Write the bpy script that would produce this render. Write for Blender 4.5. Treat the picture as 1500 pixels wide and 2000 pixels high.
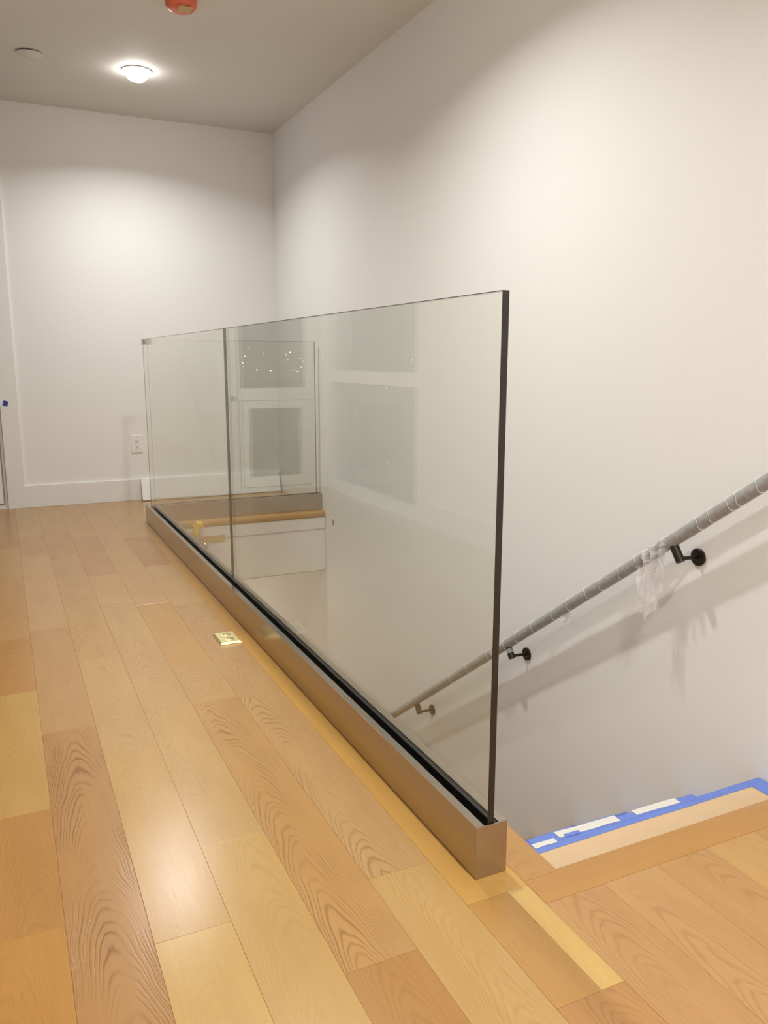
import bpy, bmesh, math, random
from mathutils import Vector, Matrix, noise as mnoise

for o in list(bpy.data.objects):
    bpy.data.objects.remove(o, do_unlink=True)
SC = bpy.context.scene
COL = SC.collection

# ------------------------------------------------------------------ camera
cam = bpy.data.cameras.new('camera')
cam.sensor_fit = 'HORIZONTAL'; cam.sensor_width = 36.0
cam.lens = 36.0 * 1563.9 / 1500.0
cam.clip_start = 0.02; cam.clip_end = 300
camo = bpy.data.objects.new('camera', cam); COL.objects.link(camo)
camo.location = (-0.7299, -1.1376, 0.9527)
camo.rotation_euler = (1.3832, -0.0017, -0.4434)
SC.camera = camo

# ------------------------------------------------------------------ world, exposure
world = bpy.data.worlds.new('night'); SC.world = world
world.use_nodes = True
bg = world.node_tree.nodes['Background']
bg.inputs[0].default_value = (0.010, 0.012, 0.018, 1); bg.inputs[1].default_value = 1.0
SC.view_settings.view_transform = 'Standard'
SC.view_settings.look = 'None'
SC.view_settings.gamma = 1.0
SC.view_settings.use_curve_mapping = False
SC.view_settings.exposure = 0.03

LIGHT_COL = (0.985, 0.987, 0.955)
LAMP_W = 24.0
# the row of ceiling downlights (x, y, watts factor); each gets its light in its own builder below
ROW = [(0.07, 3.65, 0.68), (0.07, 1.35, 1.0), (0.07, -0.95, 1.25), (0.07, -3.25, 1.0)]
rnd = random.Random(7)

# ------------------------------------------------------------------ dimensions
XL, XW = -1.40, 1.0989          # left wall, right wall
YF, YB = 4.5216, -4.0           # far wall, back wall
ZC = 2.4789                     # ceiling
L, W, H, T = 3.7055, 0.0672, 0.1059, 1.0644   # railing length, shoe width, shoe height, glass top
YJ = 1.836                      # glass joint
XO, YO, YE = 0.165, -0.030, 3.585   # stair opening: left edge, near edge, far edge
RISE, GO = 0.19, 0.25
ZS = -0.39                      # underside of the floor

# ------------------------------------------------------------------ material helpers
def lin(r, g, b, k=1.0):
    def f(c):
        c = c / 255.0
        return (c / 12.92 if c <= 0.04045 else ((c + 0.055) / 1.055) ** 2.4) * k
    return (f(r), f(g), f(b), 1)

class NT:
    def __init__(s, name):
        s.m = bpy.data.materials.new(name); s.m.use_nodes = True
        s.t = s.m.node_tree; s.t.nodes.clear()
        s.out = s.t.nodes.new('ShaderNodeOutputMaterial')
    def n(s, typ, **kw):
        x = s.t.nodes.new('ShaderNode' + typ)
        for k, v in kw.items(): setattr(x, k, v)
        return x
    def put(s, sock, v):
        if isinstance(v, bpy.types.NodeSocket): s.t.links.new(v, sock)
        elif isinstance(v, tuple) and len(v) == 3 and sock.type == 'RGBA': sock.default_value = (*v, 1)
        else: sock.default_value = v
    def math(s, op, a, b=0.0, c=0.0, clamp=False):
        x = s.n('Math', operation=op, use_clamp=clamp)
        for i, v in enumerate((a, b, c)): s.put(x.inputs[i], v)
        return x.outputs[0]
    def comb(s, x, y, z):
        c = s.n('CombineXYZ')
        for i, v in enumerate((x, y, z)): s.put(c.inputs[i], v)
        return c.outputs[0]
    def noise(s, vec, scale=1.0, detail=2.0, rough=0.5):
        x = s.n('TexNoise'); s.put(x.inputs['Vector'], vec)
        x.inputs['Scale'].default_value = scale; x.inputs['Detail'].default_value = detail
        x.inputs['Roughness'].default_value = rough
        return x.outputs[0]
    def mix(s, fac, a, b, blend='MIX'):
        x = s.n('Mix', data_type='RGBA', blend_type=blend)
        s.put(x.inputs[0], fac); s.put(x.inputs[6], a); s.put(x.inputs[7], b)
        return x.outputs[2]
    def bsdf(s, **kw):
        x = s.n('BsdfPrincipled')
        for k, v in kw.items(): s.put(x.inputs[k.replace('_', ' ')], v)
        s.t.links.new(x.outputs[0], s.out.inputs[0]); return x

def mat_simple(name, col, rough=0.5, metal=0.0, var=0.04, scale=6.0, bump=0.0, bscale=200.0, spec=0.5):
    g = NT(name)
    tc = g.n('TexCoord').outputs['Object']
    n = g.noise(tc, scale, 4)
    dark = tuple(c * (1 - var) for c in col[:3]) + (1,)
    lite = tuple(min(1, c * (1 + var)) for c in col[:3]) + (1,)
    c = g.mix(n, dark, lite)
    b = g.bsdf(Base_Color=c, Roughness=rough, Metallic=metal)
    b.inputs['Specular IOR Level'].default_value = spec
    if bump:
        bn = g.n('Bump'); bn.inputs['Strength'].default_value = bump; bn.inputs['Distance'].default_value = 0.002
        g.put(bn.inputs['Height'], g.noise(tc, bscale, 3)); g.put(b.inputs['Normal'], bn.outputs[0])
    return g.m

def mat_wood(name):
    """oak: tint from the object's own colour, cathedral grain strength from its alpha"""
    g = NT(name)
    tc = g.n('TexCoord').outputs['Object']
    sep = g.n('SeparateXYZ'); g.put(sep.inputs[0], tc)
    x, y = sep.outputs[0], sep.outputs[1]
    oi = g.n('ObjectInfo'); r = oi.outputs['Random']
    r60 = g.math('MULTIPLY', r, 60.0)
    n1 = g.noise(g.comb(g.math('MULTIPLY', x, 4.0), g.math('MULTIPLY', y, 2.4), r60), 1.0, 2)
    n2 = g.noise(g.comb(g.math('MULTIPLY', x, 38.0), g.math('MULTIPLY', y, 9.0), r60), 1.0, 2)
    x0 = g.math('MULTIPLY', g.math('SUBTRACT', g.math('FRACT', g.math('MULTIPLY', r, 7.31)), 0.5), 0.06)
    u = g.math('ADD', g.math('SUBTRACT', x, x0), g.math('MULTIPLY', g.math('SUBTRACT', n1, 0.5), 0.05))
    n4 = g.noise(g.comb(0.0, g.math('MULTIPLY', y, 3.2), g.math('ADD', r60, 21.0)), 1.0, 2)
    au = g.math('MULTIPLY_ADD', n4, 3400.0, 250.0)
    f = g.math('ADD', g.math('MULTIPLY', g.math('MULTIPLY', u, u), au), g.math('MULTIPLY', y, 24.0))
    f = g.math('ADD', f, g.math('MULTIPLY', n1, 9.0))
    f = g.math('ADD', f, g.math('MULTIPLY', n2, 1.5))
    fm = g.math('MULTIPLY', g.math('SINE', g.math('MULTIPLY', f, 1.9)), 1.1)
    s = g.math('SINE', g.math('ADD', g.math('MULTIPLY', f, 6.2832), fm))
    line = g.math('POWER', g.math('MULTIPLY_ADD', s, 0.5, 0.5), 4.2)
    n3 = g.noise(g.comb(g.math('MULTIPLY', x, 14.0), g.math('MULTIPLY', y, 3.0), g.math('ADD', r60, 9.0)), 1.0, 2)
    msk = g.n('MapRange', interpolation_type='SMOOTHSTEP'); g.put(msk.inputs[0], n3)
    msk.inputs[1].default_value = 0.36; msk.inputs[2].default_value = 0.62
    grain = g.math('MULTIPLY', g.math('MULTIPLY', line, msk.outputs[0]), oi.outputs['Alpha'])
    fib = g.noise(g.comb(g.math('MULTIPLY', x, 260.0), g.math('MULTIPLY', y, 9.0), r60), 1.0, 3, 0.6)
    blo = g.noise(g.comb(g.math('MULTIPLY', x, 16.0), g.math('MULTIPLY', y, 4.0), g.math('ADD', r60, 3.0)), 1.0, 3)
    base = oi.outputs['Color']
    c = g.mix(g.math('MULTIPLY', blo, 0.55), base, (0.72, 0.62, 0.52, 1), 'MULTIPLY')
    c = g.mix(g.math('MULTIPLY', fib, 0.40), c, (0.62, 0.50, 0.38, 1), 'MULTIPLY')
    c = g.mix(g.math('MULTIPLY', grain, 0.75), c, (0.42, 0.30, 0.20, 1), 'MULTIPLY')
    # tiny pin knots
    vo = g.n('TexVoronoi'); g.put(vo.inputs['Vector'], g.comb(g.math('MULTIPLY', x, 7.0), g.math('MULTIPLY', y, 5.0), r60)); vo.inputs['Scale'].default_value = 1.0
    kn = g.math('LESS_THAN', vo.outputs['Distance'], 0.012)
    c = g.mix(g.math('MULTIPLY', kn, 0.7), c, (0.12, 0.07, 0.04, 1))
    ro = g.math('MULTIPLY_ADD', fib, 0.06, 0.22)
    b = g.bsdf(Base_Color=c, Roughness=ro)
    b.inputs['Specular IOR Level'].default_value = 0.5
    bn = g.n('Bump'); bn.inputs['Strength'].default_value = 0.25; bn.inputs['Distance'].default_value = 0.0006
    g.put(bn.inputs['Height'], g.math('ADD', g.math('MULTIPLY', fib, -0.5), g.math('MULTIPLY', grain, -0.8)))
    g.put(b.inputs['Normal'], bn.outputs[0])
    return g.m

def mat_glass(name, tint, f0=0.04):
    """flat clear sheet glass: straight-through transmission with a Fresnel mirror on each face"""
    g = NT(name)
    lw = g.n('LayerWeight'); lw.inputs['Blend'].default_value = 0.5
    p = g.math('POWER', lw.outputs['Facing'], 5.0)
    fac = g.math('MULTIPLY_ADD', p, 1 - f0, f0)
    tr = g.n('BsdfTransparent'); tr.inputs[0].default_value = (*tint, 1)
    gl = g.n('BsdfGlossy'); gl.inputs['Roughness'].default_value = 0.0; gl.inputs[0].default_value = (1, 1, 1, 1)
    mx = g.n('MixShader'); g.put(mx.inputs[0], fac)
    g.t.links.new(tr.outputs[0], mx.inputs[1]); g.t.links.new(gl.outputs[0], mx.inputs[2])
    g.t.links.new(mx.outputs[0], g.out.inputs[0])
    return g.m

def mat_film(name, opac, col, rough=0.25):
    g = NT(name)
    tc = g.n('TexCoord').outputs['Object']
    n = g.noise(tc, 60, 3)
    b = g.n('BsdfPrincipled'); b.inputs['Base Color'].default_value = (*col, 1); b.inputs['Roughness'].default_value = rough
    tr = g.n('BsdfTransparent'); mx = g.n('MixShader')
    g.put(mx.inputs[0], g.math('MULTIPLY_ADD', n, 0.3, opac - 0.15, clamp=True))
    g.t.links.new(tr.outputs[0], mx.inputs[1]); g.t.links.new(b.outputs[0], mx.inputs[2])
    g.t.links.new(mx.outputs[0], g.out.inputs[0])
    return g.m

def mat_steel(name, col, axis, rough=0.20):
    g = NT(name)
    tc = g.n('TexCoord').outputs['Object']
    mp = g.n('Mapping'); g.put(mp.inputs[0], tc)
    mp.inputs['Scale'].default_value = tuple(3 if i == axis else 500 for i in range(3))
    n = g.noise(mp.outputs[0], 1.0, 2)
    sm = g.noise(tc, 7.0, 3)
    c = g.mix(g.math('MULTIPLY', n, 0.25), col, tuple(v * .72 for v in col[:3]) + (1,))
    r = g.math('ADD', g.math('MULTIPLY_ADD', n, 0.04, rough - 0.02), g.math('MULTIPLY', sm, 0.05))
    g.bsdf(Base_Color=c, Roughness=r, Metallic=1.0)
    return g.m

def mat_emit(name, col, st):
    g = NT(name)
    e = g.n('Emission'); e.inputs[0].default_value = (*col, 1); e.inputs[1].default_value = st
    g.t.links.new(e.outputs[0], g.out.inputs[0]); return g.m

M = {}
M['wall'] = mat_simple('wall_paint', (0.83, 0.822, 0.805), 0.62, var=0.012, scale=1.3, bump=0.05, bscale=260)
M['ceil'] = mat_simple('ceiling_paint', (0.74, 0.715, 0.665), 0.75, var=0.012, scale=1.0)
M['trim'] = mat_simple('trim_paint', (0.82, 0.81, 0.79), 0.42, var=0.02, scale=3)
M['vinyl'] = mat_simple('window_vinyl', (0.84, 0.84, 0.83), 0.35, var=0.01)
M['seal'] = mat_simple('window_seal', (0.26, 0.25, 0.22), 0.6)
M['wood'] = mat_wood('oak')
M['sub'] = mat_simple('subfloor', (0.10, 0.075, 0.05), 0.9)
M['glass'] = mat_glass('railing_glass', (0.97, 0.98, 0.957))
M['pane'] = mat_glass('window_glass', (0.93, 0.95, 0.94))
M['edge'] = mat_simple('glass_edge', (0.022, 0.018, 0.014), 0.35)
M['steel'] = mat_steel('brushed_steel_y', (0.47, 0.41, 0.35, 1), 1)
M['steelx'] = mat_steel('brushed_steel_x', (0.47, 0.41, 0.35, 1), 0)
M['steelz'] = mat_steel('brushed_steel_end', (0.47, 0.41, 0.35, 1), 2, 0.34)
M['gasket'] = mat_simple('black_gasket', (0.012, 0.011, 0.010), 0.55)
M['bronze'] = mat_simple('dark_bronze', (0.028, 0.022, 0.018), 0.42, metal=0.6)
M['rail'] = mat_simple('grey_rail', (0.17, 0.165, 0.16), 0.5)
M['film'] = mat_film('plastic_wrap', 0.36, (0.80, 0.79, 0.78))
M['film2'] = mat_film('plastic_film_loose', 0.30, (0.92, 0.90, 0.89), 0.2)
M['fold'] = mat_film('plastic_fold', 0.80, (0.92, 0.91, 0.90))
M['paper'] = mat_simple('tan_paper', lin(205, 176, 140), 0.85, var=0.07, scale=14, bump=0.2, bscale=90)
M['blue'] = mat_simple('blue_tape', lin(104, 128, 204), 0.6, var=0.12, scale=22)
M['white_tape'] = mat_simple('white_tape', (0.68, 0.665, 0.61), 0.6, var=0.05, scale=20)
M['dot'] = mat_simple('blue_tape_dark', lin(58, 62, 160), 0.6, var=0.1, scale=30)
M['brass'] = mat_simple('polished_brass', (0.88, 0.76, 0.42), 0.42, metal=1.0, var=0.05, scale=40)
M['slot'] = mat_simple('dark_slot', (0.03, 0.028, 0.025), 0.7)
M['plate'] = mat_simple('white_plastic', (0.84, 0.82, 0.79), 0.35, var=0.01)
M['yellow'] = mat_simple('yellow_plastic', lin(244, 206, 40), 0.5, var=0.10, scale=40)
M['mask'] = mat_simple('masking_tape', lin(200, 172, 120), 0.7, var=0.05, scale=20)
M['chrome'] = mat_simple('chrome', (0.75, 0.73, 0.70), 0.08, metal=1.0)
M['red'] = mat_simple('red_plastic', lin(226, 112, 84), 0.35, var=0.12, scale=25)
M['tag'] = mat_simple('tan_sticker', lin(205, 170, 120), 0.6)
M['lens'] = mat_emit('lamp_lens', (1.0, 0.98, 0.94), 34.0)
M['city'] = mat_emit('city_lights', (1.0, 0.88, 0.7), 16.0)

# ------------------------------------------------------------------ object helpers
def box(bm, x0, x1, y0, y1, z0, z1, bev=0.0):
    r = bmesh.ops.create_cube(bm, size=1.0)
    vs = r['verts']
    bmesh.ops.scale(bm, vec=(x1 - x0, y1 - y0, z1 - z0), verts=vs)
    bmesh.ops.translate(bm, vec=((x0 + x1) / 2, (y0 + y1) / 2, (z0 + z1) / 2), verts=vs)
    if bev:
        es = list({e for v in vs for e in v.link_edges})
        bmesh.ops.bevel(bm, geom=es, offset=bev, segments=2, affect='EDGES', profile=0.6)
    return bm

def NB(): return bmesh.new()
def B(*a, **k): return box(NB(), *a, **k)

def tube(bm, pts, r, seg=16, caps=True):
    rings = []
    n = len(pts)
    up0 = Vector((0.13, 0.31, 1)).normalized()
    for i, p in enumerate(pts):
        p = Vector(p)
        d = (Vector(pts[min(i + 1, n - 1)]) - Vector(pts[max(i - 1, 0)])).normalized()
        a = d.cross(up0).normalized(); b = d.cross(a).normalized()
        rr = r[i] if isinstance(r, (list, tuple)) else r
        rings.append([bm.verts.new(p + a * (math.cos(2 * math.pi * k / seg) * rr) + b * (math.sin(2 * math.pi * k / seg) * rr)) for k in range(seg)])
    for i in range(n - 1):
        for k in range(seg):
            bm.faces.new((rings[i][k], rings[i][(k + 1) % seg], rings[i + 1][(k + 1) % seg], rings[i + 1][k]))
    if caps:
        bm.faces.new(rings[0]); bm.faces.new(rings[-1])
    return bm

def lathe(bm, prof, c, axis='Z', seg=40):
    """prof: (radius, height) list from one end to the other; revolved about an axis through c"""
    ax = {'Z': (Vector((1, 0, 0)), Vector((0, 1, 0)), Vector((0, 0, 1))),
          'X': (Vector((0, 1, 0)), Vector((0, 0, 1)), Vector((1, 0, 0))),
          'Y': (Vector((0, 0, 1)), Vector((1, 0, 0)), Vector((0, 1, 0)))}[axis]
    c = Vector(c); rings = []
    for r, h in prof:
        if r < 1e-6: rings.append([bm.verts.new(c + ax[2] * h)])
        else: rings.append([bm.verts.new(c + ax[0] * (r * math.cos(2 * math.pi * k / seg)) + ax[1] * (r * math.sin(2 * math.pi * k / seg)) + ax[2] * h) for k in range(seg)])
    for a, b in zip(rings, rings[1:]):
        for k in range(seg):
            k2 = (k + 1) % seg
            if len(a) == 1 and len(b) == 1: continue
            if len(a) == 1: bm.faces.new((a[0], b[k], b[k2]))
            elif len(b) == 1: bm.faces.new((a[k], b[0], a[k2]))
            else: bm.faces.new((a[k], a[k2], b[k2], b[k]))
    for rg in (rings[0], rings[-1]):
        if len(rg) > 1: bm.faces.new(rg)
    return bm

ORG = {}
def finish(name, bm, mat, parent=None, smooth=False, own=None):
    """link a bmesh (world coordinates) as one mesh object; parent = thing / part / structure"""
    org = Vector(own) if own is not None else Vector((0, 0, 0))
    if parent is not None and own is None: org = ORG[parent.name]
    bmesh.ops.recalc_face_normals(bm, faces=bm.faces)
    bmesh.ops.translate(bm, vec=-org, verts=bm.verts)
    me = bpy.data.meshes.new(name); bm.to_mesh(me); bm.free()
    me.materials.append(M[mat] if isinstance(mat, str) else mat)
    if smooth:
        for p in me.polygons: p.use_smooth = True
        try: me.set_sharp_from_angle(angle=math.radians(40))
        except Exception: pass
    o = bpy.data.objects.new(name, me); COL.objects.link(o)
    if parent is not None:
        o.parent = parent
        if own is not None: o.location = org - ORG[parent.name]
    else: o.location = org
    ORG[o.name] = org
    return o

def thing(name, label, cat, loc, group=None):
    o = bpy.data.objects.new(name, None); COL.objects.link(o)
    o.location = loc; o.empty_display_size = 0.05
    o['label'] = label; o['category'] = cat
    if group: o['group'] = group
    ORG[o.name] = Vector(loc); return o

def tag(o, label, cat, group=None):
    o['label'] = label; o['category'] = cat
    if group: o['group'] = group
    return o

def struct(name, bm, mat, label=None, cat=None):
    o = finish(name, bm, mat); o['kind'] = 'structure'
    o['label'] = label or name; o['category'] = cat or name.split('_')[0]
    return o

# ------------------------------------------------------------------ the shell
WT = 0.18
struct('ceiling', B(XL - WT, XW + WT, YB - WT, YF + WT, ZC, ZC + 0.15), 'ceil', 'flat off-white painted ceiling', 'ceiling')
wall_right = struct('wall_right', B(XW, XW + WT, YB - WT, 6.7, -2.9, ZC), 'wall', 'tall white painted wall running along the stairwell', 'wall')
struct('wall_back', B(XL - WT, XW, YB - WT, YB, 0, ZC), 'wall', 'white painted wall behind the viewer', 'wall')
WX0, WX1, WZ1 = -1.352, -0.735, 2.30      # far window
bm = NB()
box(bm, WX1, XW, YF, YF + WT, 0, ZC)
box(bm, XL - WT, WX0, YF, YF + WT, 0, ZC)
box(bm, WX0, WX1, YF, YF + WT, WZ1, ZC)
box(bm, WX0, WX1, YF, YF + WT, 0, 0.012)
struct('wall_far', bm, 'wall', 'white painted wall at the far end of the landing', 'wall')
VY0, VY1 = 2.985, 4.475                    # left window
bm = NB()
box(bm, XL - WT, XL, YB, VY0, 0, ZC)
box(bm, XL - WT, XL, VY1, YF, 0, ZC)
box(bm, XL - WT, XL, VY0, VY1, WZ1, ZC)
box(bm, XL - WT, XL, VY0, VY1, 0, 0.012)
struct('wall_left', bm, 'wall', 'white painted wall opposite the stairs', 'wall')
# floor slab with the stair opening, boards laid on it
ZP = -0.018
bm = NB()
box(bm, XL, XO - 0.03, YB, YF, ZS, ZP)
box(bm, XO - 0.03, XW, YB, YO - 0.03, ZS, ZP)
box(bm, XO - 0.03, XW, YE + 0.03, YF, ZS, ZP)
floor = struct('floor', bm, 'sub', 'light oak plank floor of the landing', 'floor')
# stairwell below the floor
bm = NB(); box(bm, XO - 0.12, XO - 0.03, YO - 0.1, YE + 0.03, -2.85, ZS); box(bm, XO - 0.03, XO - 0.012, YO - 0.03, YE + 0.03, -2.85, -0.041)
struct('wall_stairwell_left', bm, 'wall', 'white wall below the glass railing on the open side of the stairs', 'wall')
wsf = struct('wall_stairwell_far', B(XO - 0.03, XW, YE + 0.012, YE + 0.03, ZS, -0.041), 'wall', 'white floor edge wall under the far nosing', 'wall')
finish('fascia_board', B(XO - 0.01, XW - 0.005, YE + 0.001, YE + 0.012, -0.112, -0.046, bev=0.0015), 'trim', wsf)
struct('ceiling_lower', B(XO - 0.9, XW, YE + 0.03, 6.5, ZS - 0.01, ZS), 'ceil', 'white ceiling of the lower floor', 'ceiling')
struct('wall_lower_far', B(XO - 0.9, XW, 6.5, 6.7, -2.9, ZS), 'wall', 'white wall at the end of the lower hall', 'wall')
struct('wall_lower_left', B(XO - 1.0, XO - 0.9, YE + 0.03, 6.7, -2.9, ZS), 'wall', 'white wall on the left of the lower hall', 'wall')
fl = struct('floor_lower', B(XO - 0.9, XW, -0.2, 6.5, -2.95, -2.85), 'wood', 'oak floor of the lower hall', 'floor')
fl.color = lin(205, 165, 110)[:3] + (0.2,)
# a small chip on the stairwell wall
bm = NB()
lathe(bm, [(0.0, -0.0006), (0.010, -0.0004), (0.011, 0.0)], (XW, 3.455, -0.05), 'X', 9)
for v in bm.verts: v.co.z = -0.05 + (v.co.z + 0.05) * 2.0; v.co.y = 3.455 + (v.co.y - 3.455) * 0.8
finish('wall_chip', bm, 'slot', wall_right)

# ------------------------------------------------------------------ oak planks, one object each, children of the floor
def plank_mesh(wx, ly, th, ch=0.0004):
    bm = NB(); a, b = wx / 2, ly / 2
    lo = [bm.verts.new((sx * a, sy * b, -th)) for sx, sy in ((-1, -1), (1, -1), (1, 1), (-1, 1))]
    mi = [bm.verts.new((sx * a, sy * b, -ch)) for sx, sy in ((-1, -1), (1, -1), (1, 1), (-1, 1))]
    hi = [bm.verts.new((sx * (a - ch), sy * (b - ch), 0)) for sx, sy in ((-1, -1), (1, -1), (1, 1), (-1, 1))]
    bm.faces.new(hi); bm.faces.new(lo[::-1])
    for i in range(4):
        j = (i + 1) % 4
        bm.faces.new((lo[i], lo[j], mi[j], mi[i])); bm.faces.new((mi[i], mi[j], hi[j], hi[i]))
    return bm

def tone(col, k=0.18):
    m = (207, 167, 110)
    c = [a * (1 - k) + b * k for a, b in zip(col, m)]
    return lin(*c, 0.77)[:3]

def plank(x0, x1, y0, y1, col, grain, name='plank', dz=None):
    g = 0.00012
    bm = plank_mesh(x1 - x0 - 2 * g, y1 - y0 - 2 * g, 0.018)
    me = bpy.data.meshes.new(name); bm.to_mesh(me); bm.free(); me.materials.append(M['wood'])
    o = bpy.data.objects.new(name, me); COL.objects.link(o); o.parent = floor
    o.location = ((x0 + x1) / 2, (y0 + y1) / 2, rnd.uniform(-0.0003, 0.0) if dz is None else dz)
    o.color = (*tone(col), grain * (0.45 if grain < 0.9 else 0.62))
    ORG[o.name] = Vector(o.location)
    return o

TONES = [(208, 168, 112), (212, 174, 116), (204, 160, 104), (200, 156, 104), (206, 166, 118), (214, 176, 114), (202, 158, 98), (208, 170, 120)]
PX = 0.13
# columns: right edge index from the railing leftwards; listed joints from the photograph, then filled in
KN = {
 0: ([-0.78, 0.086, 0.98, 1.96, 2.62, 3.30], [(206, 160, 96), (214, 176, 112), (210, 170, 116), (204, 164, 112), (210, 172, 118), (200, 154, 104), (206, 166, 112)], [.3, .45, .95, .75, .3, .9, .3]),
 1: ([-0.113, 1.0, 1.292, 2.02, 3.05], [(196, 146, 84), (208, 162, 100), (208, 168, 110), (208, 162, 98), (210, 170, 114), (206, 164, 114)], [.55, 1.25, .5, .25, .3, .4]),
 2: ([-0.70, 0.316, 1.017, 2.10, 2.55, 3.42], [(206, 166, 96), (216, 178, 110), (212, 174, 112), (210, 172, 116), (212, 172, 110), (202, 156, 106), (206, 164, 110)], [.3, .4, .45, .55, .3, .4, .3]),
 3: ([0.083, 0.789, 1.484, 2.25, 2.95, 3.75], [(222, 184, 108), (214, 174, 108), (212, 174, 114), (208, 168, 106), (206, 166, 112), (204, 160, 110), (208, 168, 112)], [.15, .35, .55, .95, .4, .4, .3]),
 4: ([-0.52, 0.978, 1.866, 2.373, 3.08, 3.56], [(204, 156, 90), (197, 148, 92), (203, 158, 104), (210, 170, 120), (214, 174, 120), (206, 160, 112), (208, 168, 114)], [.4, 1.4, .35, .2, .2, .5, .3]),
 5: ([-0.6, 0.194, 0.597, 1.293, 1.795, 2.62, 3.3], [(200, 148, 80), (208, 154, 80), (202, 150, 86), (214, 174, 104), (202, 150, 88), (206, 160, 100), (208, 168, 108), (198, 152, 98)], [.4, .35, .45, .35, .35, .3, .3, .3]),
}
def lay(x0, x1, ylo, yhi, joints, cols, grains):
    ys = [ylo] + [j for j in joints if ylo < j < yhi] + [yhi]
    n0 = sum(1 for j in joints if j <= ylo)
    for i in range(len(ys) - 1):
        plank(x0, x1, ys[i], ys[i + 1], cols[(n0 + i) % len(cols)], grains[(n0 + i) % len(grains)])
def rand_joints(lo, hi, a=0.55, b=1.1):
    out = []; y = lo + rnd.uniform(0.15, 0.8)
    while y < hi - 0.15:
        out.append(round(y, 3)); y += rnd.uniform(a, b)
    return out
k = 0
while True:
    x1 = -0.05 - PX * k; x0 = max(x1 - PX, XL)
    if x1 - x0 < 0.01: break
    if k in KN:
        j, c, g = KN[k]
        j2 = [-2.6, -1.45] + j
        lay(x0, x1, YB, YF, j2, [TONES[k % 8], TONES[(k + 3) % 8]] + c, [.3, .3] + g)
    else:
        j = [-2.5, -1.2] + rand_joints(-0.9, YF)
        lay(x0, x1, YB, YF, j, [rnd.choice(TONES) for _ in range(len(j) + 1)], [rnd.uniform(.2, .8) for _ in range(len(j) + 1)])
    k += 1
# board line carrying the railing
lay(-0.05, 0.08, -0.055, YF, [1.505, 2.7, 3.62], [(222, 174, 92), (216, 166, 92), (214, 168, 100), (208, 168, 110)], [.15, .2, .2, .3])
plank(-0.05, 0.035, -0.312, -0.055, (206, 158, 88), .3)
plank(0.035, 0.08, -0.312, -0.055, (230, 194, 116), .12)
lay(-0.05, 0.08, YB, -0.312, [-2.3, -1.2], [(200, 150, 90), (206, 160, 100), (202, 150, 92)], [.3, .3, .8])
# near boards right of the railing
for k in range(8):
    x0 = 0.08 + PX * k; x1 = min(x0 + PX, XW)
    cs = [(206, 158, 104), (210, 164, 110), (207, 160, 104), (214, 170, 106), (204, 156, 96), (208, 164, 104), (212, 170, 110), (204, 160, 104)]
    j = [-2.6 + 0.3 * (k % 3), -1.5 + 0.25 * (k % 2)] + ([-0.62] if k in (3, 5, 6) else [])
    lay(x0, x1, YB, -0.112, j, [TONES[k], TONES[(k + 2) % 8], cs[k], cs[k]], [.3, .4, .75, .6])
for k in range(8):
    x0 = 0.08 + PX * k; x1 = min(x0 + PX, XW)
    lay(x0, x1, 3.668, YF, [3.95 + 0.13 * ((k * 3) % 4)], [TONES[(k + 1) % 8], TONES[(k + 4) % 8]], [.3, .3])
# bullnosed edge boards round the stair opening
def nosing(x0, x1, y0, y1, edge, col, grain):
    """board with a rounded edge on the given side; length along its own local y"""
    lx, ly = x1 - x0, y1 - y0
    if edge == '+x': width, length, rot = lx, ly, 0
    elif edge == '+y': width, length, rot = ly, lx, math.pi / 2
    else: width, length, rot = ly, lx, -math.pi / 2
    th = 0.040; prof = [(-width / 2, 0), (-width / 2, -0.0175)]
    r = th / 2
    pr = [(-width / 2, -0.017), (-width / 2, 0.0)]
    for i in range(9):
        a = math.pi / 2 - math.pi * i / 8
        pr.append((width / 2 - 0.012 + 0.012 * math.cos(a), -r + r * math.sin(a)))
    pr += [(width / 2 - 0.022, -th), (width / 2 - 0.022, -0.017)]
    bm = NB()
    A = [bm.verts.new((p[0], -length / 2 + 0.0003, p[1])) for p in pr]
    Bv = [bm.verts.new((p[0], length / 2 - 0.0003, p[1])) for p in pr]
    n = len(pr)
    for i in range(n): bm.faces.new((A[i], A[(i + 1) % n], Bv[(i + 1) % n], Bv[i]))
    bm.faces.new(A); bm.faces.new(Bv[::-1])
    bmesh.ops.recalc_face_normals(bm, faces=bm.faces)
    me = bpy.data.meshes.new('nosing_board'); bm.to_mesh(me); bm.free(); me.materials.append(M['wood'])
    for p in me.polygons: p.use_smooth = True
    try: me.set_sharp_from_angle(angle=math.radians(30))
    except Exception: pass
    o = bpy.data.objects.new('nosing_board', me); COL.objects.link(o); o.parent = floor
    o.location = ((x0 + x1) / 2, (y0 + y1) / 2, 0); o.rotation_euler = (0, 0, rot)
    o.color = (*tone(col), grain * 0.5)
    return o
nosing(0.08, XO, YO - 0.014, YE, '+x', (206, 156, 92), .45).location.z = 0.0003
nosing(0.08, XW, -0.112, YO, '+y', (206, 152, 82), .3)
nosing(0.08, XW, YE, 3.668, '-y', (214, 172, 110), .2)

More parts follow.
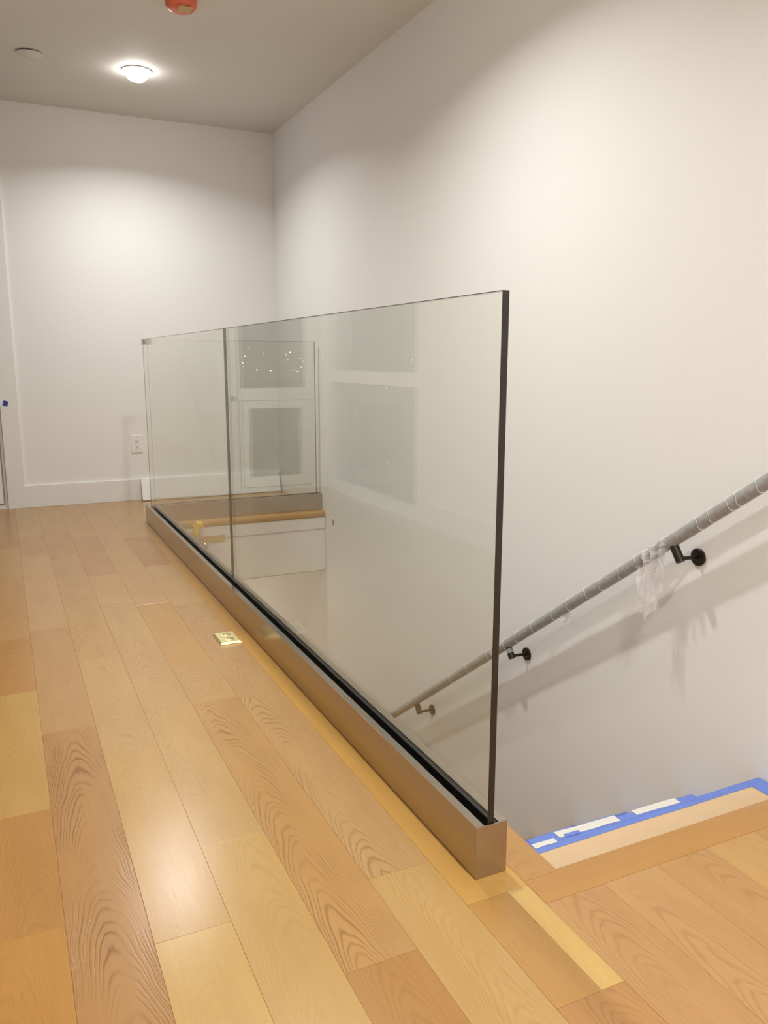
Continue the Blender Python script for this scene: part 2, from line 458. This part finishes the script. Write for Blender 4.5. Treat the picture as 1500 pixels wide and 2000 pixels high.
# ------------------------------------------------------------------ trim on the far wall
bb = struct('baseboard_far', B(-0.631, XW, YF - 0.014, YF, 0.0, 0.145, bev=0.0015), 'trim', 'tall flat white baseboard along the far wall', 'baseboard')
bm = NB()
box(bm, -0.735, -0.631, YF - 0.016, YF, 0, 2.40, bev=0.0015)
struct('trim_1', bm, 'trim', 'flat white window casing at the left end of the far wall', 'trim')
struct('trim_2', B(WX0, -0.735, YF - 0.016, YF, WZ1, 2.40, bev=0.0015), 'trim', 'flat white head casing over the far window', 'trim')
struct('baseboard_left', B(XL, XL + 0.014, YB, VY0 - 0.02, 0, 0.145, bev=0.0015), 'trim', 'tall flat white baseboard along the left wall', 'baseboard')
struct('baseboard_right', B(XW - 0.014, XW, YB, -0.115, 0, 0.145, bev=0.0015), 'trim', 'tall flat white baseboard by the top of the stairs', 'baseboard')
t = tag(finish('tape_square', B(-0.0145, 0.0145, -0.0006, 0, -0.017, 0.017), 'dot', own=(0, 0, 0)), 'small square of dark blue tape stuck on the white window casing', 'tape')
t.location = (-0.7035, YF - 0.0164, 0.678); t.rotation_euler = (0, 0.25, 0)

# ------------------------------------------------------------------ windows (floor to ceiling, white frames, night outside)
def frame4(bm, u0, u1, z0, z1, wl, wr, wb, wt, d0, d1, ax):
    def bx(a0, a1, c0, c1):
        if ax == 'x': box(bm, a0, a1, d0, d1, c0, c1, bev=0.002)
        else: box(bm, d0, d1, a0, a1, c0, c1, bev=0.002)
    bx(u0, u0 + wl, z0, z1); bx(u1 - wr, u1, z0, z1)
    bx(u0 + wl, u1 - wr, z0, z0 + wb); bx(u0 + wl, u1 - wr, z1 - wt, z1)
    return bm
# far window: lower opening sash with a handle, fixed light above
w1 = thing('window_1', 'white framed floor-to-ceiling window left of the far wall casing', 'window', (-1.05, YF + 0.03, 0.012)); w1['kind'] = 'structure'
bm = NB(); frame4(bm, WX0, WX1, 0.012, WZ1, 0.06, 0.018, 0.016, 0.06, YF + 0.005, YF + 0.10, 'x')
box(bm, WX0 + 0.06, WX1 - 0.018, YF + 0.005, YF + 0.10, 0.665, 0.745, bev=0.002)
finish('window_frame', bm, 'vinyl', w1)
finish('glazing_bead', frame4(NB(), WX0 + 0.06, WX1 - 0.018, 0.745, WZ1 - 0.06, 0.03, 0.02, 0.006, 0.02, YF + 0.02, YF + 0.07, 'x'), 'vinyl', w1)
sash = finish('sash', frame4(NB(), WX0 + 0.066, WX1 - 0.026, 0.034, 0.660, 0.066, 0.062, 0.068, 0.052, YF - 0.004, YF + 0.06, 'x'), 'vinyl', w1)
finish('pane', B(WX0 + 0.13, WX1 - 0.086, YF + 0.03, YF + 0.036, 0.10, 0.61), 'pane', sash)
finish('seal', frame4(NB(), WX0 + 0.060, WX1 - 0.018, 0.028, 0.665, 0.0065, 0.0085, 0.0065, 0.0055, YF + 0.004, YF + 0.03, 'x'), 'seal', w1)
finish('pane', B(WX0 + 0.09, WX1 - 0.038, YF + 0.04, YF + 0.046, 0.75, WZ1 - 0.08), 'pane', w1)
bm = NB(); box(bm, -0.800, -0.780, YF - 0.016, YF - 0.004, 0.33, 0.375, bev=0.003)
tube(bm, [(-0.79, YF - 0.012, 0.355), (-0.79, YF - 0.045, 0.352), (-0.79, YF - 0.052, 0.335), (-0.79, YF - 0.052, 0.25)], [0.009, 0.009, 0.009, 0.007], 10)
finish('handle', bm, 'vinyl', sash, smooth=True)
# left window
w2 = thing('window_2', 'white framed floor-to-ceiling window in the left wall by the far corner', 'window', (XL - 0.03, 3.73, 0.012)); w2['kind'] = 'structure'
bm = NB(); frame4(bm, VY0, VY1, 0.012, WZ1, 0.075, 0.055, 0.05, 0.06, XL - 0.10, XL - 0.005, 'y')
box(bm, XL - 0.10, XL - 0.005, VY0 + 0.075, VY1 - 0.055, 0.795, 0.878, bev=0.002)
finish('window_frame', bm, 'vinyl', w2)
finish('pane', B(XL - 0.056, XL - 0.05, VY0 + 0.07, VY1 - 0.05, 0.058, 0.80), 'pane', w2)
finish('pane', B(XL - 0.056, XL - 0.05, VY0 + 0.07, VY1 - 0.05, 0.873, WZ1 - 0.055), 'pane', w2)
# a few lights of the town far outside
bm = NB()
G0 = Vector((0.027, 0, 0)); C1 = Vector((2 * 0.027 - camo.location[0], camo.location[1], camo.location[2]))
dirs = [(-0.2581, 0.9661, -0.0081), (-0.2687, 0.9632, -0.0081), (-0.284, 0.958, -0.012), (-0.300, 0.954, -0.013), (-0.3148, 0.9492, -0.0007), (-0.318, 0.948, 0.006),
        (-0.320, 0.947, 0.0), (-0.3348, 0.9423, 0.0018), (-0.337, 0.941, -0.002), (-0.331, 0.943, -0.014), (-0.275, 0.961, 0.014), (-0.292, 0.956, 0.008),
        (-0.4316, 0.9014, -0.0334), (-0.4297, 0.894, -0.1266), (-0.452, 0.892, 0.004), (-0.455, 0.890, 0.006), (-0.46, 0.888, 0.0), (-0.40, 0.916, 0.012), (-0.41, 0.912, 0.004)]
dirs += [(-rnd.uniform(.255, .345), .955, rnd.uniform(-.016, .012)) for _ in range(8)]
for i, d in enumerate(dirs):
    p = C1 + Vector(d) * 60
    s = rnd.uniform(0.010, 0.024)
    box(bm, p.x - s, p.x + s, p.y - s, p.y + s, p.z - s, p.z + s)
o = finish('distant_town_lights', bm, 'city'); o['kind'] = 'stuff'
tag(o, 'tiny scattered town lights in the night beyond the windows', 'lights')

# ------------------------------------------------------------------ glass railing
gr = thing('glass_railing', 'frameless clear glass railing in a brushed steel base shoe around the stairwell', 'railing', (W / 2, L / 2, 0))
SPL = 1.79
def shoe(name, y0, y1):
    bm = NB()
    box(bm, 0, 0.018, y0, y1, 0.0005, H, bev=0.0006); box(bm, 0.0495, W, y0, y1, 0.0005, H, bev=0.0006)
    box(bm, 0.018, 0.0495, y0 + .001, y1 - .001, 0.0005, 0.05)
    return finish(name, bm, 'steel', gr)
shoe('base_shoe', 0, SPL); shoe('base_shoe', SPL + 0.0006, L)
bm = NB(); box(bm, W + .0004, XW - .001, L - W, L - W + 0.018, 0.0005, H, bev=0.0006); box(bm, W + .0004, XW - .001, L - 0.018, L, 0.0005, H, bev=0.0006)
box(bm, W + .0004, XW - .001, L - W + 0.018, L - 0.018, 0.0005, 0.05)
finish('base_shoe', bm, 'steelx', gr)
finish('end_plate', B(0.0, W, -0.0022, -0.0002, 0.0005, H - 0.0003, bev=0.0004), 'steelz', gr)
GX0, GX1 = 0.0272, 0.0399
GXc = (GX0 + GX1) / 2
# gaskets either side of the glass
bm = NB(); box(bm, 0.0182, GX0 - 0.0002, 0.0005, L - .02, 0.052, H - 0.010); finish('gasket', bm, 'gasket', gr)
bm = NB(); box(bm, GX1 + 0.0002, 0.0493, 0.0005, L - .02, 0.052, H - 0.004, bev=0.001); finish('gasket', bm, 'gasket', gr)
YS0, YS1 = L - W / 2 - 0.00635, L - W / 2 + 0.00635
finish('gasket', B(W + 0.002, XW - 0.012, L - W + 0.0182, YS0 - 0.0002, 0.052, H - 0.004), 'gasket', gr)
finish('gasket', B(W + 0.002, XW - 0.012, YS1 + 0.0002, L - 0.0182, 0.052, H - 0.006), 'gasket', gr)
def panel_y(y0, y1, lab, near=False):
    p = finish('glass_panel', B(GX0, GX1, y0, y1, 0.053, T), 'glass', gr); p['label'] = lab
    finish('polished_edge', B(GX0 - .0002, GX1 + .0002, y0, y1, T, T + 0.0012), 'edge', p)
    if near: finish('polished_edge', B(GX0 - .0002, GX1 + .0002, y0 - 0.0012, y0, 0.053, T + 0.0012), 'edge', p)
    return p
panel_y(0.004, YJ - 0.0022, 'large near glass panel', True)
panel_y(YJ + 0.0022, YS0 - 0.004, 'far glass panel of the long run')
finish('joint_bead', B(GXc - 0.0048, GXc + 0.0048, YJ - 0.0021, YJ + 0.0021, 0.053, T + 0.0008), 'edge', gr)
p = finish('glass_panel', B(GX0, XW - 0.028, YS0, YS1, 0.053, T), 'glass', gr); p['label'] = 'short glass panel across the far end'
finish('polished_edge', B(GX0, XW - 0.028, YS0 - .0002, YS1 + .0002, T, T + 0.0010), 'edge', p)
finish('polished_edge', B(XW - 0.028, XW - 0.0272, YS0 - .0002, YS1 + .0002, 0.053, T + 0.0010), 'edge', p)
finish('corner_bead', B(GX0 - 0.0002, GX0 + 0.0022, YS0 - 0.0038, YS0 - 0.0004, 0.053, T), 'edge', gr)
bm = NB()
box(bm, GX0 - 0.004, GX0 - 0.0004, YS0 - 0.045, YS1 + 0.004, T - 0.028, T + 0.003, bev=0.0008)
box(bm, GX0 - 0.0004, GX0 + 0.050, YS1 + 0.0005, YS1 + 0.004, T - 0.028, T + 0.003, bev=0.0008)
box(bm, GX1 + 0.0004, GX1 + 0.004, YS0 - 0.045, YS0 - 0.004, T - 0.028, T + 0.003, bev=0.0008)
box(bm, GX1 + 0.0004, GX0 + 0.050, YS0 - 0.004, YS0 - 0.0005, T - 0.028, T + 0.003, bev=0.0008)
finish('corner_clip', bm, 'steel', gr)

# ------------------------------------------------------------------ stairs
st = thing('staircase', 'straight stairs going down along the white wall, treads covered in paper', 'stairs', (0.63, YO, -2.85))
N = 14
for i in range(1, N + 1):
    y0 = YO - 0.012 + GO * (i - 1); z = -RISE * i
    o = finish('riser', B(XO - 0.012, XW - 0.001, y0 - 0.018, y0, z + 0.0003, z + RISE - 0.0405), 'trim', st)
    yn = y0 + GO + 0.065
    o = finish('tread', B(XO - 0.012, XW - 0.001, y0, yn, z - 0.036, z, bev=0.008), 'wood', st, own=(0.63, y0 + GO / 2, z))
    o.color = (*lin(208, 164, 104, 0.84)[:3], 0.3)
# protective paper and tape on the upper treads
def tread_cover(i):
    y0 = YO - 0.012 + GO * (i - 1); z = -RISE * i; yn = y0 + GO + 0.065
    where = ['', 'first stair tread below the landing', 'second stair tread below the landing', 'third stair tread below the landing', 'fourth stair tread below the landing'][i]
    t = thing('floor_paper', 'tan protective paper taped down with blue tape on the ' + where, 'paper', (0.63, y0 + 0.1, z))
    zz = z + 0.0004
    finish('paper_sheet', B(XO, XW - 0.052, y0 + 0.002, yn - 0.022, zz, zz + 0.0006), 'paper', t)
    zz += 0.0008
    def strip(name, x0, x1, ya, yb, za, mat, tilt=0.0, droop=0.0, wob=0.002, th=0.0004):
        bm = NB(); n = 10; top = []; bot = []
        for a in range(n + 1):
            f = a / n; xx = x0 + (x1 - x0) * f
            j0 = mnoise.noise(Vector((xx * 23, ya * 31, 1.0 + za * 7))) * wob
            j1 = mnoise.noise(Vector((xx * 19, yb * 37, 5.0 + za * 7))) * wob
            row = []
            for q in range(4):
                e = q / 3.0; yy = (ya + j0) + (yb + j1 - ya - j0) * e + tilt * (f - 0.5)
                over = max(0.0, yy - yn + 0.003)
                row.append((xx, yy, za - droop * (over / 0.03) ** 1.5 + 0.0002))
            top.append([bm.verts.new((r[0], r[1], r[2] + th)) for r in row]); bot.append([bm.verts.new(r) for r in row])
        for a in range(n):
            for q in range(3):
                bm.faces.new((top[a][q], top[a + 1][q], top[a + 1][q + 1], top[a][q + 1]))
                bm.faces.new((bot[a][q], bot[a][q + 1], bot[a + 1][q + 1], bot[a + 1][q]))
            bm.faces.new((top[a][0], bot[a][0], bot[a + 1][0], top[a + 1][0]))
            bm.faces.new((top[a][3], top[a + 1][3], bot[a + 1][3], bot[a][3]))
        bm.faces.new((top[0][0], top[0][1], top[0][2], top[0][3], bot[0][3], bot[0][2], bot[0][1], bot[0][0]))
        bm.faces.new((top[n][3], top[n][2], top[n][1], top[n][0], bot[n][0], bot[n][1], bot[n][2], bot[n][3]))
        return finish(name, bm, mat, t)
    strip('blue_tape_strip', XO, XW - 0.012, yn - 0.030, yn - 0.004, zz, 'blue')
    strip('blue_tape_strip', XW - 0.060, XW - 0.004, y0 + 0.004, yn - 0.004, zz + 0.0005, 'blue', wob=0.001)
    if i == 1:
        strip('blue_tape_strip', 0.34, 0.47, yn - 0.008, yn + 0.030, zz + 0.0004, 'blue', tilt=0.0, droop=0.002, wob=0.003)
        strip('blue_tape_strip', 0.52, 0.60, yn - 0.010, yn + 0.026, zz + 0.0004, 'blue', droop=0.002)
        strip('blue_tape_strip', 0.60, 0.86, yn - 0.012, yn + 0.012, zz + 0.0004, 'blue', droop=0.002)
        strip('white_tape_strip', 0.335, 0.40, yn - 0.012, yn + 0.006, zz + 0.0010, 'white_tape', wob=0.003)
        strip('white_tape_strip', 0.415, 0.60, yn - 0.004, yn + 0.022, zz + 0.0012, 'white_tape', tilt=-0.006, droop=0.001, wob=0.003)
        strip('white_tape_strip', 0.655, 0.80, yn - 0.006, yn + 0.016, zz + 0.0012, 'white_tape', tilt=-0.003, wob=0.002)
        strip('blue_tape_strip', 0.43, 0.475, yn - 0.006, yn + 0.006, zz + 0.0018, 'blue', wob=0.001)
for i in (1, 2, 3, 4): tread_cover(i)

# ------------------------------------------------------------------ handrail, wrapped in plastic
XR = 1.024
SL = -0.7165
def rz(y): return 0.6502 + SL * (y - 0.2691)
RD = Vector((0, 1, SL)).normalized(); RP = Vector((0, -SL, 1)).normalized()   # along, perpendicular up
hr = thing('handrail', 'round wall-mounted handrail wrapped in clear plastic, sloping down the stairs', 'handrail', (XR, 0.27, rz(0.27)))
Y0R, Y1R = -0.25, 3.20
pts = [(XR, Y0R, rz(Y0R)), (XR, (Y0R + Y1R) / 2, rz((Y0R + Y1R) / 2)), (XR, Y1R, rz(Y1R))]
finish('rail', tube(NB(), pts, 0.0185, 20), 'rail', hr, smooth=True)
bm = NB(); rings = []; seg = 18
a1 = Vector((1, 0, 0)); n = 560
for i in range(n + 1):
    y = Y0R + 0.01 + (Y1R - Y0R - 0.02) * i / n
    c = Vector((XR, y, rz(y))); ring = []
    for k in range(seg):
        th = 2 * math.pi * k / seg
        d = a1 * math.cos(th) + RP * math.sin(th)
        spiral = abs(((y * 9.0 + th / 6.283) % 1.0) - 0.5) * 2
        r = 0.0202 + 0.0010 * mnoise.noise(Vector((y * 60, math.cos(th) * 1.3, math.sin(th) * 1.3))) + 0.0012 * max(0, mnoise.noise(Vector((y * 14, math.cos(th), math.sin(th) + 4)))) + 0.0006 * (1 if spiral > .9 else 0)
        ring.append(bm.verts.new(c + d * r))
    rings.append(ring)
for i in range(n):
    for k in range(seg):
        bm.faces.new((rings[i][k], rings[i][(k + 1) % seg], rings[i + 1][(k + 1) % seg], rings[i + 1][k]))
wrap = finish('plastic_wrap', bm, 'film', hr, smooth=True)
for y, sk in ((0.285, .35), (0.345, .5), (0.375, -.3), (0.43, .45), (0.47, .2), (0.70, .6), (0.77, .9), (0.86, .5), (0.93, -.4), (1.02, .6), (1.10, .9), (1.22, .5), (1.32, .8), (1.40, .4), (1.52, .7), (1.68, .5), (1.82, .6)):
    bm = NB(); pp = []
    for q in range(25):
        th = -2.0 + 4.4 * q / 24 + math.pi / 2 + 0.6
        yy = y + 0.006 * math.sin(q * .7) * .4 + sk * 0.012 * (q / 12 - 1)
        c = Vector((XR, yy, rz(yy))); pp.append(c + (a1 * math.cos(th) + RP * math.sin(th)) * 0.0222)
    finish('wrap_fold', tube(bm, pp, 0.0007, 6), 'fold', wrap, smooth=True)
# loose bunched film hanging from the rail
def hang(y, w, drop, seedv, out=-0.004, mat='film2'):
    bm = NB(); nu, nv = 22, 30; g = []
    for j in range(nv + 1):
        f = j / nv; row = []
        for i in range(nu + 1):
            e = i / nu - 0.5
            ww = w * (1.0 - 0.45 * f + 0.25 * mnoise.noise(Vector((f * 3, seedv, 0))))
            yy = y + e * ww + 0.010 * mnoise.noise(Vector((e * 3, f * 4, seedv)))
            cx = XR + out + 0.017 * math.sin(e * 17 + seedv + f * 3) * (0.5 + .7 * f) + 0.010 * mnoise.noise(Vector((e * 9, f * 9, seedv + 7)))
            cz = rz(yy) + 0.020 - drop * f * (1 + 0.25 * mnoise.noise(Vector((e * 5, 2, seedv)))) 
            row.append(bm.verts.new((cx, yy, cz)))
        g.append(row)
    for j in range(nv):
        for i in range(nu): bm.faces.new((g[j][i], g[j][i + 1], g[j + 1][i + 1], g[j + 1][i]))
    return finish('loose_film', bm, mat, hr, smooth=True)
hang(0.655, 0.075, 0.20, 1.3, -0.012)
hang(0.640, 0.060, 0.15, 5.1, 0.012)
hang(0.620, 0.110, 0.052, 8.7, -0.020)
hang(1.46, 0.10, 0.040, 3.3, -0.016)
hang(1.05, 0.035, 0.075, 6.3, 0.004)
# three brackets
for i, (yb, zb) in enumerate(((0.541, 0.382), (1.369, -0.204), (2.140, -0.763))):
    base = Vector((XR, yb - 0.004, zb - 0.006)); top = base + RP * 0.052
    br = finish('bracket', tube(NB(), [base, top], 0.0135, 20), 'bronze', hr, smooth=True)
    br['label'] = 'dark bronze wall bracket'
    bm = NB(); tube(bm, [(XW - 0.004, yb, zb), (XR + 0.0, yb - 0.002, zb + 0.004)], 0.0058, 14); finish('arm', bm, 'bronze', br, smooth=True)
    finish('rosette', lathe(NB(), [(0.0, -0.0075), (0.0245, -0.0075), (0.026, -0.006), (0.026, -0.0002)], (XW, yb, zb), 'X', 40), 'bronze', br, smooth=True)
    if i == 1:
        finish('tape_band', tube(NB(), [base + RP * 0.022, base + RP * 0.040], 0.0146, 16, caps=False), 'film2', br, smooth=True)

# ------------------------------------------------------------------ electrical
ol = thing('wall_outlet', 'white duplex wall outlet above the baseboard on the far wall', 'outlet', (0.089, YF, 0.388))
yo = YF
finish('plate', B(0.052, 0.126, yo - 0.0065, yo - 0.0002, 0.329, 0.447, bev=0.0025), 'plate', ol)
for zc in (0.408, 0.368):
    r = finish('receptacle', B(0.0735, 0.1045, yo - 0.0085, yo - 0.006, zc - 0.0145, zc + 0.0145, bev=0.002), 'plate', ol)
    for dx in (-0.0065, 0.0065):
        finish('slot', B(0.089 + dx - 0.0014, 0.089 + dx + 0.0014, yo - 0.0088, yo - 0.0082, zc + 0.000, zc + 0.008), 'slot', r)
    finish('slot', lathe(NB(), [(0.0, -0.0003), (0.0026, -0.0003), (0.0026, 0.0003)], (0.089, yo - 0.0085, zc - 0.006), 'Y', 12), 'slot', r)
for zc in (0.436, 0.340):
    finish('screw', lathe(NB(), [(0.0, -0.0012), (0.0024, -0.0008), (0.003, 0)], (0.089, yo - 0.0064, zc), 'Y', 14), 'tag', ol, smooth=True)
fo = thing('floor_outlet', 'square brass floor outlet cover beside the steel base shoe', 'outlet', (-0.083, 1.49, 0))
bm = NB(); box(bm, -0.121, -0.046, 1.432, 1.548, 0.0004, 0.0075)
tf = [f for f in bm.faces if f.normal.z > .9]
bmesh.ops.bevel(bm, geom=[e for f in tf for e in f.edges], offset=0.006, segments=1, affect='EDGES', profile=0.5)
finish('cover_plate', bm, 'brass', fo)
for (cx, cy) in ((-0.083, 1.515), (-0.083, 1.465)):
    r = finish('lid', lathe(NB(), [(0.0175, 0.0), (0.0175, 0.0008), (0.0165, 0.0012), (0.0, 0.0012)], (cx, cy, 0.0076), 'Z', 32), 'brass', fo, smooth=True)
    for dx in (-0.006, 0.006):
        finish('slot', B(cx + dx - 0.0016, cx + dx + 0.0016, cy - 0.004, cy + 0.004, 0.0087, 0.0092), 'slot', r)
for cy in (1.49, 1.540, 1.440):
    finish('screw', lathe(NB(), [(0.003, 0.0), (0.003, 0.0008), (0.0, 0.0012)], (-0.083, cy, 0.0076), 'Z', 14), 'brass', fo, smooth=True)

# ------------------------------------------------------------------ loose baseboard leaning at the far wall
lb = B(0.0, 0.985, -0.0075, 0.0075, 0.0, 0.150, bev=0.0012)
o = tag(finish('baseboard_offcut', lb, 'trim', own=(0, 0, 0)), 'loose length of white baseboard leaning against the far wall behind the glass', 'board')
o.location = (0.098, YF - 0.072, 0.0022); o.rotation_euler = (math.radians(-17.5), 0, 0)

# ------------------------------------------------------------------ fittings on the floor edge inside the stairwell
YQ = YE + 0.001
yt = thing('capped_fitting', 'yellow plastic cap in a brass cup on the white floor edge inside the stairwell', 'fitting', (0.255, YQ, -0.06))
finish('cup', lathe(NB(), [(0.010, 0.0), (0.024, 0.006), (0.029, 0.022), (0.027, 0.022), (0.021, 0.009), (0.0, 0.008)], (0.262, YQ - 0.034, -0.089), 'Z', 28), 'brass', yt, smooth=True)
finish('stem', tube(NB(), [(0.262, YQ - 0.034, -0.084), (0.262, YQ - 0.012, -0.088), (0.262, YQ + 0.0, -0.088)], 0.007, 12), 'brass', yt, smooth=True)
bm = NB()
pp = [Vector((0.258, YQ - 0.034, -0.082)), Vector((0.258, YQ - 0.034, -0.05)), Vector((0.262, YQ - 0.036, -0.02)), Vector((0.272, YQ - 0.040, -0.004)), Vector((0.288, YQ - 0.042, -0.006)), Vector((0.296, YQ - 0.042, -0.030))]
tube(bm, pp, [0.017, 0.020, 0.021, 0.019, 0.017, 0.010], 8)
finish('cap', bm, 'yellow', yt)
tag(finish('masking_tape_strip', B(0.285, 0.442, YQ - 0.0012, YQ - 0.0002, -0.135, -0.094), 'mask'), 'strip of tan masking tape on the white floor edge inside the stairwell', 'tape')
kn = thing('metal_knob', 'small shiny metal knob below the tan tape inside the stairwell', 'knob', (0.318, YQ + 0.011, -0.150))
finish('stem', lathe(NB(), [(0.006, -0.012), (0.006, 0.0)], (0.318, YQ + 0.011, -0.152), 'Y', 16), 'chrome', kn, smooth=True)
finish('knob', lathe(NB(), [(0.0, -0.034), (0.014, -0.032), (0.020, -0.024), (0.018, -0.015), (0.008, -0.011)], (0.318, YQ + 0.011, -0.152), 'Y', 28), 'chrome', kn, smooth=True)

# ------------------------------------------------------------------ ceiling fittings
dl_labels = ['glowing round recessed downlight in the ceiling near the far wall', 'round recessed downlight in the ceiling above the middle of the glass railing',
             'round recessed downlight in the ceiling above the near end of the railing', 'round recessed downlight in the ceiling behind the viewer']
def downlight(x, y, z, k, label, grp='ceiling downlights'):
    d = thing('downlight', label, 'light', (x, y, z), grp)
    finish('trim_ring', lathe(NB(), [(0.076, 0.0), (0.080, -0.003), (0.076, -0.006), (0.064, -0.007), (0.060, -0.002), (0.060, 0.0)], (x, y, z - 0.0003), 'Z', 48), 'plate', d, smooth=True)
    finish('lens', lathe(NB(), [(0.0595, -0.002), (0.059, -0.020), (0.052, -0.038), (0.036, -0.050), (0.016, -0.055), (0.0, -0.056)], (x, y, z), 'Z', 40), 'lens', d, smooth=True)  # lens bulges below the ring, its shape standing in for the lamp's bloom
    ld = bpy.data.lights.new('lamp', 'AREA'); ld.shape = 'DISK'; ld.size = 0.10
    ld.energy = LAMP_W * k; ld.color = LIGHT_COL; ld.spread = math.radians(147)
    lo = bpy.data.objects.new('lamp', ld); COL.objects.link(lo); lo.parent = d; lo.location = (0, 0, -0.059)
    return d
for (x, y, k), lab in zip(ROW, dl_labels): downlight(x, y, ZC, k, lab)
downlight(-0.30, 5.0, ZS - 0.01, 1.1, 'added unseen downlight in the lower hall ceiling, brightening the stairwell', 'added lower hall lights')  # lamp added out of view to lift the light below the landing
sd = thing('smoke_detector', 'ceiling smoke detector under a translucent red dust cover', 'detector', (0.10, 2.64, ZC))
finish('base', lathe(NB(), [(0.062, 0.0), (0.062, -0.012), (0.058, -0.014), (0.0, -0.014)], (0.10, 2.64, ZC - 0.0003), 'Z', 40), 'plate', sd, smooth=True)
finish('dust_cover', lathe(NB(), [(0.068, -0.0005), (0.069, -0.022), (0.065, -0.042), (0.052, -0.056), (0.030, -0.062), (0.0, -0.063)], (0.10, 2.64, ZC), 'Z', 40), 'red', sd, smooth=True)
bm = NB(); box(bm, 0.080, 0.136, 2.585, 2.640, ZC - 0.0640, ZC - 0.058); finish('sticker', bm, 'tag', sd)
sp = thing('sprinkler_cover', 'flat white concealed sprinkler cover disc left of the downlight', 'sprinkler', (-0.46, 3.62, ZC))
finish('ring', lathe(NB(), [(0.052, 0.0), (0.052, -0.006), (0.0, -0.006)], (-0.46, 3.62, ZC - 0.0003), 'Z', 40), 'slot', sp, smooth=True)  # dark ring stands in for the shadow line around the disc
finish('disc', lathe(NB(), [(0.0, -0.006), (0.062, -0.006), (0.063, -0.008), (0.060, -0.0095), (0.0, -0.0100)], (-0.46, 3.62, ZC - 0.0004), 'Z', 48), 'ceil', sp, smooth=True)
